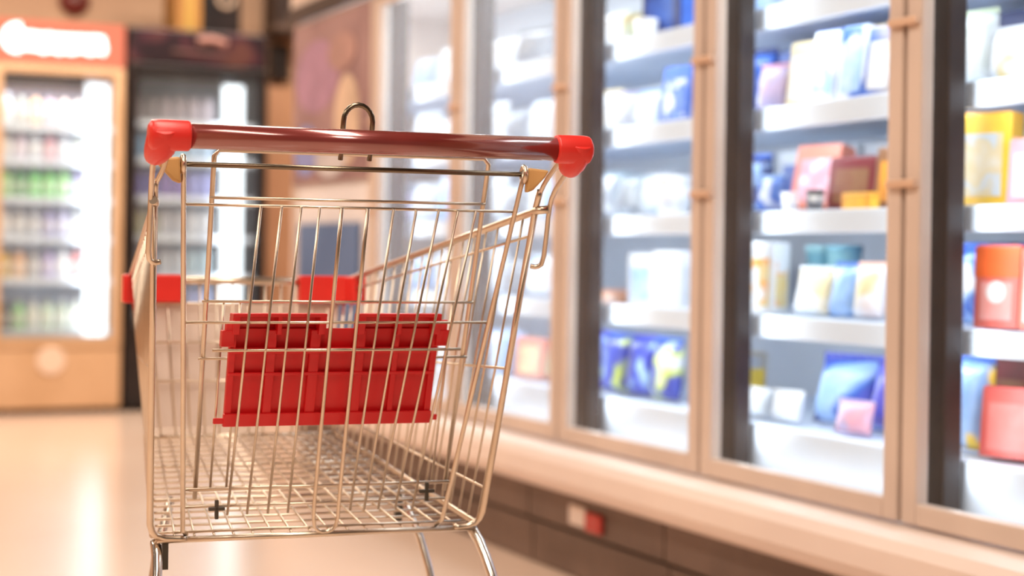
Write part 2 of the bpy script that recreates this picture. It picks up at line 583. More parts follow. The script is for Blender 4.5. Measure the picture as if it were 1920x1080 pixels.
# --- seen through the nearest door (far right of the picture)
carton('frozen_food_box', 'tall orange yellow carton with a pale window on the middle shelf, nearest door', 2.690, 2.26, S2, 0.135, 0.045, 0.183, [ORG, YEL], [WHT, CRM, PGRY], 0.30, 0.05, seed=2)
carton('frozen_food_box', 'salmon red carton beside the tall orange yellow carton', 2.555, 2.27, S2, 0.11, 0.05, 0.125, [SAL, PINK], [PINK, WHT], 0.1, 0.08, seed=3)
bag('frozen_food_bag', 'pale green and white pouch at the top of the nearest door', 2.730, 2.27, S1, 0.10, 0.05, 0.155, [(0.5, 0.58, 0.42), WHT, CRM], 0.1, 0.08, seed=4)
bag('frozen_food_bag', 'white pouch with yellow spots beside the pale green pouch', 2.620, 2.26, S1, 0.105, 0.06, 0.11, [WHT, WHT, YEL], 0.1, 0.1, seed=1.3)
bag('frozen_food_bag', 'dark pink pouch on the upper shelf at the picture edge', 2.575, 2.36, S1, 0.12, 0.05, 0.17, [(0.5, 0.05, 0.12), PINK], 0.1, 0.1, seed=5)
bag('frozen_food_bag', 'royal blue pouch left of the red carton with round white emblem', 2.755, 2.28, S3, 0.085, 0.05, 0.165, [BLUE, BLUE, SKY, WHT], 0.05, 0.06, seed=6)
carton('frozen_food_box', 'red carton with orange top and round white emblem', 2.620, 2.245, S3, 0.098, 0.045, 0.160, [(0.72, 0.16, 0.13)], [(0.74, 0.24, 0.20), (0.78, 0.36, 0.34)], 0.30, 0.06, emblem=(0.75, 0.74, 0.74), seed=7, band=(0.85, 0.14, 0.03))
carton('frozen_food_box', 'red carton at the picture edge behind the orange topped carton', 2.510, 2.255, S3, 0.095, 0.045, 0.155, [REDC, SAL], [PINK, WHT], 0.08, 0.06, seed=8)
bag('frozen_food_bag', 'blue pouch with yellow emblem standing on the bottom deck, nearest door', 2.730, 2.26, S_D, 0.125, 0.06, 0.19, [BLUE, SKY, SKY, YEL], 0.08, 0.08, seed=9)
carton('frozen_food_box', 'coral red carton on the bottom deck beside the blue pouch', 2.590, 2.255, S_D, 0.13, 0.05, 0.135, [(0.66, 0.08, 0.08), (0.7, 0.14, 0.12)], [(0.7, 0.14, 0.12), (0.74, 0.24, 0.22)], 0.25, 0.10, seed=10)
carton('frozen_food_box', 'coral red carton at the very edge of the bottom deck', 2.450, 2.255, S_D, 0.125, 0.05, 0.13, [(0.66, 0.08, 0.08), (0.7, 0.14, 0.12)], [(0.7, 0.14, 0.12), (0.74, 0.24, 0.22)], 0.25, 0.10, seed=11)
for q, (yy, c) in enumerate(((2.80, NAVY), (2.66, NAVY))):
    carton('frozen_food_box', ['navy carton in the back row of the middle shelf, behind the dark post', 'navy carton in the back row behind the salmon carton'][q], yy, 2.48, S2, 0.12, 0.08, 0.15, [c, BLUE], [BLUE, SKY], seed=12 + q)
    carton('frozen_food_box', ['dark blue carton in the back row, behind the royal blue pouch', 'dark blue carton in the back row behind the red emblem carton'][q], yy + 0.06, 2.46, S3, 0.12, 0.08, 0.17, [NAVY, BLUE], [NAVY, BLUE], seed=14 + q)
    carton('frozen_food_box', ['dark carton at the back of the bottom deck behind the coral carton', 'dark carton at the back of the bottom deck at picture edge'][q], yy - 0.03, 2.44, S_D, 0.12, 0.08, 0.18, [(0.06, 0.03, 0.03), MAR], [MAR, BRN], seed=16 + q)
    carton('frozen_food_box', ['deep blue carton at the top back of the nearest door, left one', 'deep blue carton at the top back of the nearest door, right one'][q], yy + 0.08, 2.52, S1, 0.13, 0.08, 0.185, [NAVY, NAVY], [NAVY, BLUE], seed=18 + q)

# --- second door from the right
bag('frozen_food_bag', 'dark navy pouch at the left end of the upper shelf, second door', 3.575, 2.29, S1, 0.125, 0.07, 0.165, [NAVY, NAVY, BLUE], 0.15, 0.12, seed=21)
bag('frozen_food_bag', 'pink and lilac pouch leaning beside the dark navy pouch', 3.455, 2.255, S1, 0.10, 0.05, 0.115, [PINK, LIL, WHT], 0.15, 0.14, seed=22)
carton('frozen_food_box', 'cream carton standing on the upper shelf, second door', 3.335, 2.27, S1, 0.085, 0.05, 0.150, [CRM, CRM], [CRM, WHT], 0.15, 0.14, seed=23)
carton('frozen_food_box', 'white carton with blue print and blue top on the upper shelf', 3.235, 2.265, S1, 0.085, 0.05, 0.165, [BLUE, WHT], [WHT, CRM, SKY], 0.15, 0.14, seed=24)
carton('frozen_food_box', 'pale blue carton on the upper shelf next to the beige post', 3.135, 2.27, S1, 0.085, 0.05, 0.165, [SKY, WHT, BLUE], [WHT, SKY], 0.15, 0.14, seed=25)
carton('frozen_food_box', 'cream and blue carton partly behind the beige post, upper shelf', 3.035, 2.27, S1, 0.085, 0.05, 0.155, [CRM, BLUE], [CRM, WHT], 0.15, 0.14, seed=26)
bag('frozen_food_bag', 'mid blue pouch at the left end of the middle shelf, second door', 3.575, 2.28, S2, 0.12, 0.07, 0.145, [BLUE, NAVY, SKY], 0.15, 0.12, seed=27)
bag('frozen_food_bag', 'blue and white striped pouch left of the salmon carton', 3.46, 2.26, S2, 0.09, 0.05, 0.09, [SKY, BLUE, WHT], 0.15, 0.12, seed=28)
carton('frozen_food_box', 'salmon carton leaning back on the middle shelf, second door', 3.325, 2.30, S2, 0.14, 0.05, 0.150, [SAL, SAL], [SAL, PINK, WHT], 0.20, 0.22, seed=29)
carton('frozen_food_box', 'dark maroon carton on the middle shelf beside the salmon carton', 3.165, 2.30, S2, 0.14, 0.06, 0.115, [MAR, MAR], [MAR, BRN], 0.2, 0.12, seed=30)
carton('frozen_food_box', 'brown carton partly behind the beige post, middle shelf', 3.03, 2.31, S2, 0.10, 0.06, 0.130, [BRN, BRN], [BRN, ORG], 0.2, 0.12, seed=31)
tub('frozen_food_tub', 'small white tub at the front of the middle shelf, before the salmon carton', 3.325, 2.226, S2, 0.020, 0.045, (0.85, 0.86, 0.88), (0.9, 0.9, 0.92))
tub('frozen_food_tub', 'small black lidded tub at the front of the middle shelf', 3.225, 2.226, S2, 0.021, 0.048, (0.12, 0.13, 0.15), (0.05, 0.05, 0.06))
carton('frozen_food_box', 'low orange carton at the front of the middle shelf by the beige post', 3.055, 2.226, S2, 0.10, 0.03, 0.035, [YEL, ORG], [ORG, YEL], seed=32)
carton('frozen_food_box', 'small red carton at the left end of the lower shelf, second door', 3.585, 2.27, S3, 0.10, 0.06, 0.085, [REDC, PINK], [PINK, WHT], 0.1, 0, seed=33)
carton('frozen_food_box', 'white carton with yellow picture on the lower shelf', 3.46, 2.255, S3, 0.10, 0.05, 0.168, [WHT, WHT], [YEL, CRM, ORG, WHT], 0.1, 0.02, seed=34)
tub('frozen_food_tub', 'tall teal tub on the lower shelf beside the white carton', 3.385, 2.36, S3, 0.040, 0.165, TEAL, (0.2, 0.4, 0.45))
tub('frozen_food_tub', 'tall teal tub further from the white carton, lower shelf', 3.295, 2.36, S3, 0.040, 0.165, (0.16, 0.36, 0.42), TEAL)
bag('frozen_food_bag', 'white pouch leaning on the lower shelf before the teal tubs', 3.275, 2.255, S3, 0.115, 0.05, 0.115, [WHT, WHT, CRM], 0.3, 0.25, seed=35)
bag('frozen_food_bag', 'blue and white pouch leaning in the middle of the lower shelf', 3.165, 2.265, S3, 0.095, 0.05, 0.125, [BLUE, SKY, WHT], 0.2, 0.22, seed=36)
bag('frozen_food_bag', 'peach pouch next to the beige post on the lower shelf', 3.06, 2.255, S3, 0.09, 0.05, 0.125, [(0.8, 0.5, 0.4), WHT, CRM], 0.2, 0.15, seed=37)
bag('frozen_food_bag', 'deep blue pouch at the back of the lower shelf beside the post', 3.15, 2.44, S3, 0.17, 0.08, 0.175, [(0.02, 0.10, 0.32), BLUE], 0.1, 0.05, seed=38)
carton('frozen_food_box', 'small mustard carton at the left of the bottom deck, second door', 3.70, 2.36, S_D, 0.08, 0.06, 0.14, [(0.35, 0.25, 0.06), GRY], [YEL, (0.4, 0.3, 0.05)], seed=39)
bag('frozen_food_bag', 'large blue pouch slumped on the bottom deck, second door', 3.235, 2.32, S_D, 0.20, 0.09, 0.165, [BLU2, BLU2, BLUE, SKY], 0.2, 0.25, seed=40)
bag('frozen_food_bag', 'large blue pouch on the bottom deck beside the beige post', 3.045, 2.32, S_D, 0.16, 0.09, 0.165, [BLU2, (0.10, 0.10, 0.5), SKY], 0.2, 0.22, seed=41)
bag('frozen_food_bag', 'lilac pouch lying low in front of the large blue pouches', 3.085, 2.235, S_D, 0.12, 0.04, 0.075, [LIL, PINK, LIL], 0.1, 0.2, seed=42)
bag('frozen_food_bag', 'white pouch with yellow print in front of the slumped blue pouch', 3.36, 2.245, S_D, 0.11, 0.045, 0.075, [WHT, WHT, YEL], 0.1, 0.2, seed=43)
bag('frozen_food_bag', 'white pouch with red print lying on the bottom deck, second door', 3.50, 2.25, S_D, 0.12, 0.05, 0.07, [WHT, PGRY, (0.5, 0.15, 0.12)], 0.1, 0.2, seed=44)
bag('frozen_food_bag', 'plain white pouch at the left end of the bottom deck, second door', 3.63, 2.25, S_D, 0.11, 0.05, 0.07, [WHT, WHT, SKY], 0.1, 0.2, seed=45)
carton('frozen_food_box', 'white carton on the top shelf of the second door, left one', 3.50, 2.30, S0, 0.2, 0.08, 0.10, [WHT, PGRY], [WHT, SKY], seed=46)
carton('frozen_food_box', 'white carton on the top shelf of the second door, right one', 3.22, 2.30, S0, 0.2, 0.08, 0.10, [WHT, WHT], [WHT, PGRY], seed=47)
for q, yy in enumerate((3.62, 3.44, 3.26)):
    carton('frozen_food_box', ['dark blue carton at the back of the upper shelf behind the navy pouch', 'dark blue carton at the back of the upper shelf behind the cream carton', 'dark blue carton at the back of the upper shelf behind the pale blue carton'][q], yy, 2.46, S1, 0.16, 0.08, 0.175, [NAVY, BLUE], [BLUE, NAVY], seed=50 + q)
    carton('frozen_food_box', ['grey blue carton at the back of the middle shelf behind the mid blue pouch', 'grey blue carton at the back of the middle shelf behind the salmon carton', 'grey blue carton at the back of the middle shelf behind the maroon carton'][q], yy, 2.48, S2, 0.16, 0.08, 0.165, [GRY, PGRY], [GRY, BLUE], seed=54 + q)

# --- third door from the right
carton('frozen_food_box', 'navy carton on the top shelf, third door', 4.03, 2.30, S0, 0.17, 0.06, 0.15, [NAVY, NAVY], [NAVY, BLUE], 0.1, seed=60)
carton('frozen_food_box', 'lime green carton beside the navy carton on the top shelf', 4.17, 2.28, S0, 0.09, 0.05, 0.085, [LIME, CRM], [LIME, WHT], 0.1, seed=61)
tub('frozen_food_tub', 'white tub at the front of the top shelf, third door', 4.03, 2.23, S0, 0.032, 0.055, (0.88, 0.9, 0.92), (0.92, 0.93, 0.95))
bag('frozen_food_bag', 'white pouch on the top shelf by the dark post, third door', 4.31, 2.28, S0, 0.14, 0.06, 0.11, [WHT, WHT, PGRY], 0.1, 0.1, seed=62)
carton('frozen_food_box', 'bright blue carton on the upper shelf by the beige post, third door', 3.935, 2.29, S1, 0.12, 0.06, 0.15, [BLUE, BLUE], [SKY, BLUE, WHT], 0.15, 0.1, seed=63)
bag('frozen_food_bag', 'pale blue pouch beside the bright blue carton', 4.07, 2.26, S1, 0.12, 0.055, 0.105, [SKY, WHT, LIL], 0.2, 0.2, seed=64)
bag('frozen_food_bag', 'lavender white pouch in the middle of the upper shelf, third door', 4.195, 2.26, S1, 0.11, 0.055, 0.11, [LIL, WHT, WHT], 0.2, 0.2, seed=65)
bag('frozen_food_bag', 'cream pouch at the left end of the upper shelf, third door', 4.335, 2.27, S1, 0.13, 0.055, 0.125, [CRM, WHT, WHT], 0.2, 0.15, seed=66)
tub('frozen_food_tub', 'round white tub on the middle shelf by the beige post, third door', 3.93, 2.265, S2, 0.048, 0.105, (0.86, 0.88, 0.9), (0.92, 0.93, 0.95))
bag('frozen_food_bag', 'grey blue pouch beside the round white tub', 4.06, 2.28, S2, 0.12, 0.06, 0.12, [GRY, PGRY, SKY], 0.2, 0.15, seed=67)
bag('frozen_food_bag', 'teal grey pouch in the middle of the middle shelf, third door', 4.19, 2.28, S2, 0.12, 0.06, 0.12, [(0.22, 0.32, 0.40), PGRY, GRY], 0.2, 0.15, seed=68)
bag('frozen_food_bag', 'teal grey pouch at the left end of the middle shelf, third door', 4.325, 2.28, S2, 0.12, 0.06, 0.13, [(0.22, 0.32, 0.40), GRY, WHT], 0.2, 0.15, seed=69)
carton('frozen_food_box', 'white carton on the lower shelf by the beige post, third door', 3.925, 2.27, S3, 0.12, 0.06, 0.145, [WHT, WHT], [WHT, PGRY], 0.1, seed=70)
carton('frozen_food_box', 'white carton second from the beige post on the lower shelf, third door', 4.065, 2.27, S3, 0.12, 0.06, 0.135, [WHT, WHT], [WHT, SKY], 0.1, seed=71)
carton('frozen_food_box', 'flat orange brown carton lying on the lower shelf, third door', 4.27, 2.29, S3, 0.24, 0.12, 0.032, [(0.5, 0.20, 0.10), (0.6, 0.35, 0.25)], [WHT, (0.6, 0.35, 0.25)], 0, seed=72)
lab3 = ['blue pouch with lime print at the left end of the bottom deck, third door', 'blue pouch with lime print second from the left, bottom deck, third door', 'blue pouch with lime print third from the left, bottom deck, third door', 'blue pouch with lime print by the beige post, bottom deck, third door']
for q in range(4):
    bag('frozen_food_bag', lab3[q], 4.36 - 0.135 * q, 2.26, S_D, 0.125, 0.06, 0.165, [BLU2, BLU2, SKY, LIME] if q % 2 == 0 else [BLUE, BLU2, LIME, WHT], 0.1, 0.12, 'blue pouches on the bottom deck', seed=73 + q * 1.7)
for q, yy in enumerate((4.36, 4.18, 4.00)):
    carton('frozen_food_box', ['grey carton at the back of the lower shelf, third door, far left', 'grey carton at the back of the lower shelf, third door, middle', 'grey carton at the back of the lower shelf, third door, by the post'][q], yy + 0.1, 2.50, S3, 0.16, 0.08, 0.15, [GRY, GRY], [GRY, PGRY], seed=80 + q)

# --- fourth and fifth doors (pale, behind hazy glass)
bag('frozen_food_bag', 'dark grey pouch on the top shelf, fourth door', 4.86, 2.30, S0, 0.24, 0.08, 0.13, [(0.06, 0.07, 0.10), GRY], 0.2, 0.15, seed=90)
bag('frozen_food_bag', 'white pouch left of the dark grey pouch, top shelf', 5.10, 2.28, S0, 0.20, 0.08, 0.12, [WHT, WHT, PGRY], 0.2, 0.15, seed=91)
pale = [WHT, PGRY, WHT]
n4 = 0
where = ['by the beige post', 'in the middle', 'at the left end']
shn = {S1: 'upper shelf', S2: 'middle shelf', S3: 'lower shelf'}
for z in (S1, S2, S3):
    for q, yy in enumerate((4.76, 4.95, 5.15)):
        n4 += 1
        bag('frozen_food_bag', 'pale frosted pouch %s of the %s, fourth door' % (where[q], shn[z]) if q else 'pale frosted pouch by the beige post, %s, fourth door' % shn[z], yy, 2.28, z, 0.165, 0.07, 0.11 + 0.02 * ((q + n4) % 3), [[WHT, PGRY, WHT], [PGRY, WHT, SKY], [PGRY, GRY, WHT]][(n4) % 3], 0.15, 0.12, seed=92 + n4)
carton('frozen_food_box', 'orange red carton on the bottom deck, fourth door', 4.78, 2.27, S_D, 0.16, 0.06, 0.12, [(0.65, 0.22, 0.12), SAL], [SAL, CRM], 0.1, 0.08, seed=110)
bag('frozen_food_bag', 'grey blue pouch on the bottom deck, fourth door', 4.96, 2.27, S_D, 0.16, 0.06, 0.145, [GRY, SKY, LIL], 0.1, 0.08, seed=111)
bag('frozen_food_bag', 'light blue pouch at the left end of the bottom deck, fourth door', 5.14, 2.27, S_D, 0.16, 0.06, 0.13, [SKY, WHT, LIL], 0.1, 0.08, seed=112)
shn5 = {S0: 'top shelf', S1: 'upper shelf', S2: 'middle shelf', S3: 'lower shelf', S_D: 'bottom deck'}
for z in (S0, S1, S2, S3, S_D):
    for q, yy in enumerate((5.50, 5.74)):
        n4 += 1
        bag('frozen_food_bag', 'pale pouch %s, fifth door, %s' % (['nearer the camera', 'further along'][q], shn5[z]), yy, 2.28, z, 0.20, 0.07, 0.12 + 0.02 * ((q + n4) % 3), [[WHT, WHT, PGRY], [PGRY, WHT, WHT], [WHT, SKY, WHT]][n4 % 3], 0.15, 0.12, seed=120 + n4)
carton('frozen_food_box', 'dark blue grey carton on the middle shelf at the far end, fifth door', 5.96, 2.29, S2, 0.14, 0.06, 0.15, [(0.10, 0.12, 0.20), GRY], [GRY, LIL], seed=140)

# ------------------------------------------------------------------ beige drinks fridge
FY = 9.2


def fridge(name, label, x0, x1, body, frame, zb, zt, led_x, shelf_z, header_mat):
    t = thing(name, label, 'fridge', ((x0 + x1) / 2, FY + 0.33, 0))
    ox, oy = -(x0 + x1) / 2, -(FY + 0.33)

    def B(nm, lst, mat, par=None, bev=0.0):
        return boxes(nm, [(a + ox, b + ox, c + oy, d + oy, e, f) for a, b, c, d, e, f in lst], mat, par or t, bev)
    inner = M_WHITE
    B('cabinet', [(x0, x0 + 0.03, FY + 0.05, FY + 0.64, 0.04, 2.08), (x1 - 0.03, x1, FY + 0.05, FY + 0.64, 0.04, 2.08), (x0 + 0.03, x1 - 0.03, FY + 0.05, FY + 0.64, 2.05, 2.08), (x0 + 0.03, x1 - 0.03, FY + 0.05, FY + 0.64, 0.04, zb - 0.03)], body)
    B('back_liner', [(x0 + 0.03, x1 - 0.03, FY + 0.60, FY + 0.64, zb - 0.03, 2.05)], inner if 'beige' in label else noisy('grey_liner', (0.42, 0.44, 0.48), (0.48, 0.5, 0.54), 3, 0.5))
    h = B('header', [(x0 + 0.005, x1 - 0.005, FY, FY + 0.05, zt + 0.045, 2.075)], header_mat, None, 0.01)
    d = B('door', [(x0 + 0.005, x0 + 0.055, FY, FY + 0.045, zb - 0.05, zt + 0.04), (x1 - 0.055, x1 - 0.005, FY, FY + 0.045, zb - 0.05, zt + 0.04), (x0 + 0.055, x1 - 0.055, FY, FY + 0.045, zb - 0.05, zb), (x0 + 0.055, x1 - 0.055, FY, FY + 0.045, zt, zt + 0.04)], frame, None, 0.004)
    B('glass_pane', [(x0 + 0.055, x1 - 0.055, FY + 0.018, FY + 0.026, zb, zt)], M_GLASSV, d)
    B('base_panel', [(x0 + 0.005, x1 - 0.005, FY + 0.005, FY + 0.05, 0.03, zb - 0.055)], frame, None, 0.006)
    B('foot', [(x0 + 0.04, x0 + 0.09, FY + 0.08, FY + 0.14, 0.0, 0.04)], M_BLACK)
    B('foot', [(x1 - 0.09, x1 - 0.04, FY + 0.08, FY + 0.14, 0.0, 0.04)], M_BLACK)
    B('foot', [(x0 + 0.04, x0 + 0.09, FY + 0.54, FY + 0.60, 0.0, 0.04)], M_BLACK)
    B('foot', [(x1 - 0.09, x1 - 0.04, FY + 0.54, FY + 0.60, 0.0, 0.04)], M_BLACK)
    B('light_strip', [(led_x[0], led_x[1], FY + 0.055, FY + 0.075, led_x[2], led_x[3])], M_LED, None, 0.009)
    B('air_vent', [(x0 + 0.04, led_x[0] - 0.005, FY + 0.08, FY + 0.12, 1.735 if 'beige' in label else 1.79, 1.80 if 'beige' in label else 1.84)], M_DARK)
    for z in shelf_z:
        s = B('shelf', [(x0 + 0.035, x1 - 0.035, FY + 0.10, FY + 0.59, z - 0.012, z)], M_WHITE)
        B('price_rail', [(x0 + 0.035, x1 - 0.035, FY + 0.088, FY + 0.10, z - 0.03, z + 0.004)], M_WHITE, s)
    return t, B, h


M_SIGN = emission('glowing_red_sign', (1.0, 0.26, 0.15), 1.15)
M_SIGNW = emission('glowing_white_letters', (1.0, 0.95, 0.92), 4.0)
M_BEIGEF = noisy('beige_fridge_enamel', (0.62, 0.39, 0.22), (0.68, 0.44, 0.26), 3, 0.35)
SH_A = [0.44, 0.715, 0.935, 1.145, 1.345, 1.53]
ta, BA, ha = fridge('drinks_fridge', 'beige glass door drinks fridge with a glowing red and white sign on top', 1.22, 1.912, M_BEIGEF, M_BEIGEF, 0.40, 1.80, (1.715, 1.835, 0.41, 1.76), SH_A, M_SIGN)
# soft script-like white sign lettering, too blurred in the photo to read
bm = bmesh.new()
ox, oy = -(1.22 + 1.912) / 2, -(FY + 0.33)


def sg(pts, r):
    tube(bm, [(x + ox, FY - 0.004 + oy, z) for x, z in pts], r, 10, False, 2)


sg([(1.36, 2.03), (1.31, 2.02), (1.285, 1.97), (1.31, 1.925), (1.36, 1.92)], 0.024)
sg([(1.36, 1.99), (1.36, 1.96), (1.40, 1.94), (1.43, 1.97), (1.40, 2.0)], 0.022)
sg([(1.44, 2.0), (1.46, 1.93), (1.49, 1.92), (1.51, 1.98), (1.49, 2.0)], 0.022)
sg([(1.53, 2.0), (1.54, 1.93), (1.57, 1.92), (1.59, 1.99)], 0.022)
sg([(1.60, 1.99), (1.60, 1.93), (1.64, 1.925), (1.66, 1.99)], 0.022)
sg([(1.68, 1.99), (1.70, 1.93), (1.74, 1.93), (1.76, 1.97), (1.73, 2.0)], 0.022)
sg([(1.78, 2.0), (1.77, 1.94), (1.80, 1.925)], 0.020)
sg([(1.30, 1.945), (1.50, 1.935), (1.80, 1.95)], 0.024)
sg([(1.30, 1.99), (1.50, 1.98), (1.79, 1.985)], 0.024)
build('sign_lettering', bm, M_SIGNW, ha)
bm = bmesh.new()
lathe(bm, [(0.075, 0), (0.07, 0.006)], 24, (0, 0, 0), 'y')
e = build('emblem', bm, principled('cream_emblem', (0.85, 0.66, 0.52), 0.4), ta)
e.location = (1.54 + ox, FY + oy - 0.003, 0.285)

SH_B = [0.52, 0.735, 0.95, 1.165, 1.375, 1.575]
M_BHEAD = printed('black_header_print', [(0.012, 0.007, 0.010), (0.02, 0.01, 0.014), (0.05, 0.015, 0.025), (0.09, 0.035, 0.03)], 5, 3.0, 0.35)
tb, BB, hb = fridge('drinks_fridge', 'black glass door drinks fridge with a bright white light strip', 1.925, 2.70, M_BLACK, M_BLACK, 0.44, 1.84, (2.462, 2.578, 0.46, 1.79), SH_B, M_BHEAD)
bm = bmesh.new()
oxb = -(1.925 + 2.70) / 2
tube(bm, [(2.30 + oxb, FY + oy - 0.004, 2.02), (2.38 + oxb, FY + oy - 0.004, 2.035), (2.46 + oxb, FY + oy - 0.004, 2.01)], 0.022, 8, False, 2)
build('header_emblem', bm, principled('dusty_pink', (0.40, 0.20, 0.17), 0.5), hb)
bm = bmesh.new()
tube(bm, [(2.16 + oxb, FY + oy - 0.002, 1.955), (2.30 + oxb, FY + oy - 0.002, 1.95), (2.48 + oxb, FY + oy - 0.002, 1.94)], 0.012, 8, False, 2)
build('header_stripe', bm, principled('dull_brown', (0.10, 0.04, 0.035), 0.5), hb)


def bottle_proto(name, col, cap, h=0.165, r=0.029):
    bm = bmesh.new()
    lathe(bm, [(r * 0.85, 0), (r, 0.006), (r, h * 0.58), (r * 0.92, h * 0.66), (r * 0.42, h * 0.84), (r * 0.40, h * 0.90)], 14)
    o = build(name, bm, principled('btl_%s' % str(col), col, 0.25))
    b2 = bmesh.new()
    lathe(b2, [(r * 0.46, h * 0.885), (r * 0.47, h * 0.89), (r * 0.47, h * 0.985), (r * 0.40, h)], 14)
    build('cap', b2, principled('cap_%s' % str(cap), cap, 0.4), o)
    b3 = bmesh.new()
    lathe(b3, [(r * 1.01, h * 0.2), (r * 1.015, h * 0.21), (r * 1.015, h * 0.5), (r * 1.01, h * 0.51)], 14)
    build('label_band', b3, principled('lab_%s' % str(col), tuple(min(1, 0.5 * c + 0.4) for c in col), 0.4), o)
    return o


def can_proto(name, col, h=0.145, r=0.031):
    bm = bmesh.new()
    lathe(bm, [(r * 0.78, 0), (r * 0.95, 0.006), (r, 0.014), (r, h - 0.016), (r * 0.88, h - 0.005)], 14)
    o = build(name, bm, principled('can_%s' % str(col), col, 0.3, 0.2))
    b2 = bmesh.new()
    lathe(b2, [(r * 0.88, h - 0.006), (r * 0.90, h), (r * 0.82, h), (r * 0.80, h - 0.003)], 14)
    build('lid', b2, principled('can_lid', (0.6, 0.6, 0.62), 0.3, 0.8), o)
    return o


G1 = (0.10, 0.62, 0.08); G2 = (0.03, 0.30, 0.05); G3 = (0.35, 0.75, 0.25)
PL = (0.62, 0.66, 0.74); VI = (0.36, 0.34, 0.58); PW = (0.78, 0.80, 0.84)
rowsA = [
    ('bottom', [((0.06, 0.07, 0.06), 'dark'), ((0.30, 0.62, 0.30), 'green'), ((0.62, 0.68, 0.62), 'grey'), ((0.55, 0.70, 0.56), 'pale green'), ((0.44, 0.52, 0.44), 'grey green'), ((0.68, 0.74, 0.68), 'clear')]),
    ('second', [((0.80, 0.55, 0.10), 'yellow'), ((0.80, 0.48, 0.24), 'orange'), ((0.40, 0.40, 0.42), 'grey'), ((0.50, 0.44, 0.72), 'violet'), (PW, 'white'), ((0.70, 0.25, 0.26), 'red')]),
    ('third', [(PW, 'white'), ((0.52, 0.54, 0.58), 'grey'), ((0.46, 0.48, 0.54), 'dark grey'), (VI, 'violet'), ((0.46, 0.46, 0.66), 'lilac'), ((0.55, 0.58, 0.62), 'pale grey')]),
    ('fourth', [(G3, 'lime'), (G2, 'dark green'), (G1, 'green'), ((0.20, 0.66, 0.18), 'mid green'), ((0.30, 0.66, 0.26), 'light green'), (VI, 'violet')]),
    ('fifth', [(PW, 'white'), ((0.66, 0.58, 0.74), 'lilac'), (PL, 'pale blue'), ((0.66, 0.34, 0.42), 'rose'), (PL, 'silver'), ((0.50, 0.54, 0.52), 'grey')]),
    ('top', [((0.60, 0.64, 0.64), 'grey'), ((0.34, 0.32, 0.26), 'olive'), ((0.72, 0.36, 0.18), 'orange'), ((0.48, 0.30, 0.36), 'plum'), ((0.72, 0.50, 0.42), 'peach'), ((0.66, 0.54, 0.50), 'cream')]),
]
for ri, (rn, row) in enumerate(rowsA):
    for ci, (c, cn) in enumerate(row):
        tall = 0.15 if ri in (4,) else 0.165
        cap = (0.05, 0.07, 0.12) if ri in (5, 3) and ci else (0.55, 0.58, 0.66)
        o = bottle_proto('drink_bottle', c, cap, tall, 0.033)
        o.location = (1.318 + 0.075 * ci, FY + 0.155, SH_A[ri] + 0.001)
        tag(o, '%s bottle on the %s shelf of the beige drinks fridge' % (cn, rn), 'bottle', 'bottles in the beige fridge')
rowsB = [
    ('bottom', [((0.50, 0.55, 0.66), 'pale blue'), ((0.44, 0.48, 0.60), 'grey blue'), ((0.40, 0.44, 0.68), 'blue')]),
    ('second', [((0.36, 0.42, 0.58), 'blue grey'), ((0.56, 0.62, 0.70), 'silver'), ((0.42, 0.54, 0.60), 'teal grey')]),
    ('third', [((0.50, 0.50, 0.36), 'olive yellow'), ((0.52, 0.54, 0.60), 'grey'), ((0.60, 0.62, 0.66), 'silver')]),
    ('fourth', [((0.16, 0.16, 0.46), 'deep blue'), ((0.26, 0.20, 0.46), 'violet'), ((0.32, 0.34, 0.62), 'lilac blue')]),
    ('fifth', [((0.18, 0.36, 0.56), 'blue'), ((0.32, 0.54, 0.64), 'cyan'), ((0.40, 0.52, 0.66), 'pale blue')]),
    ('top', [((0.24, 0.22, 0.24), 'dark grey'), ((0.34, 0.30, 0.34), 'grey'), ((0.42, 0.38, 0.44), 'mauve grey')]),
]
for ri, (rn, row) in enumerate(rowsB):
    for ci, (c, cn) in enumerate(row):
        a = can_proto('drink_can', c)
        a.location = (2.02 + 0.076 * (2 * ci), FY + 0.155, SH_B[ri] + 0.001)
        tag(a, '%s can on the %s shelf of the black drinks fridge' % (cn, rn), 'can', 'pairs of cans in the black fridge')
        dup(a, (2.02 + 0.076 * (2 * ci + 1), FY + 0.155, SH_B[ri] + 0.001))

area('fridge_light', (1.70, FY + 0.065, 1.08), (1.25, 0.03), 1.3, COOL, (0, math.radians(90), math.radians(-35)))
area('fridge_light', (1.50, FY + 0.10, 1.72), (0.4, 0.04), 1.6, COOL, (math.radians(12), 0, 0))  # weak fill added at the top of the beige fridge
area('fridge_light', (2.24, FY + 0.10, 1.82), (0.4, 0.04), 0.6, COOL, (math.radians(12), 0, 0))  # same added top fill for the black fridge
area('fridge_light', (2.45, FY + 0.065, 1.12), (1.25, 0.03), 0.9, COOL, (0, math.radians(90), math.radians(-35)))

# ------------------------------------------------------------------ things on and behind the fridges
o = boxes('storage_box', [(-0.075, 0.07, -0.15, 0.15, 0, 0.34)], noisy('ochre_card', (0.30, 0.13, 0.025), (0.36, 0.165, 0.035), 5, 0.6), None, 0.004)
o.location = (2.27, 9.42, 2.081)
tag(o, 'ochre carton standing on top of the black drinks fridge', 'box')
boxes('tape', [(-0.025, 0.025, -0.152, 0.152, -0.0, 0.342)], principled('card_tape', (0.42, 0.26, 0.06), 0.35), o)
o = thing('wall_speaker', 'dark square box with a pale ring on top of the black drinks fridge', 'speaker', (2.46, 9.42, 2.081))
boxes('body', [(-0.105, 0.105, -0.13, 0.13, 0, 0.33)], M_BLACK, o, 0.008)
bm = bmesh.new()
tube(bm, [(0.02 + 0.045 * math.cos(a), -0.132, 0.19 + 0.045 * math.sin(a)) for a in [k * math.pi / 12 for k in range(24)]], 0.012, 8, True)
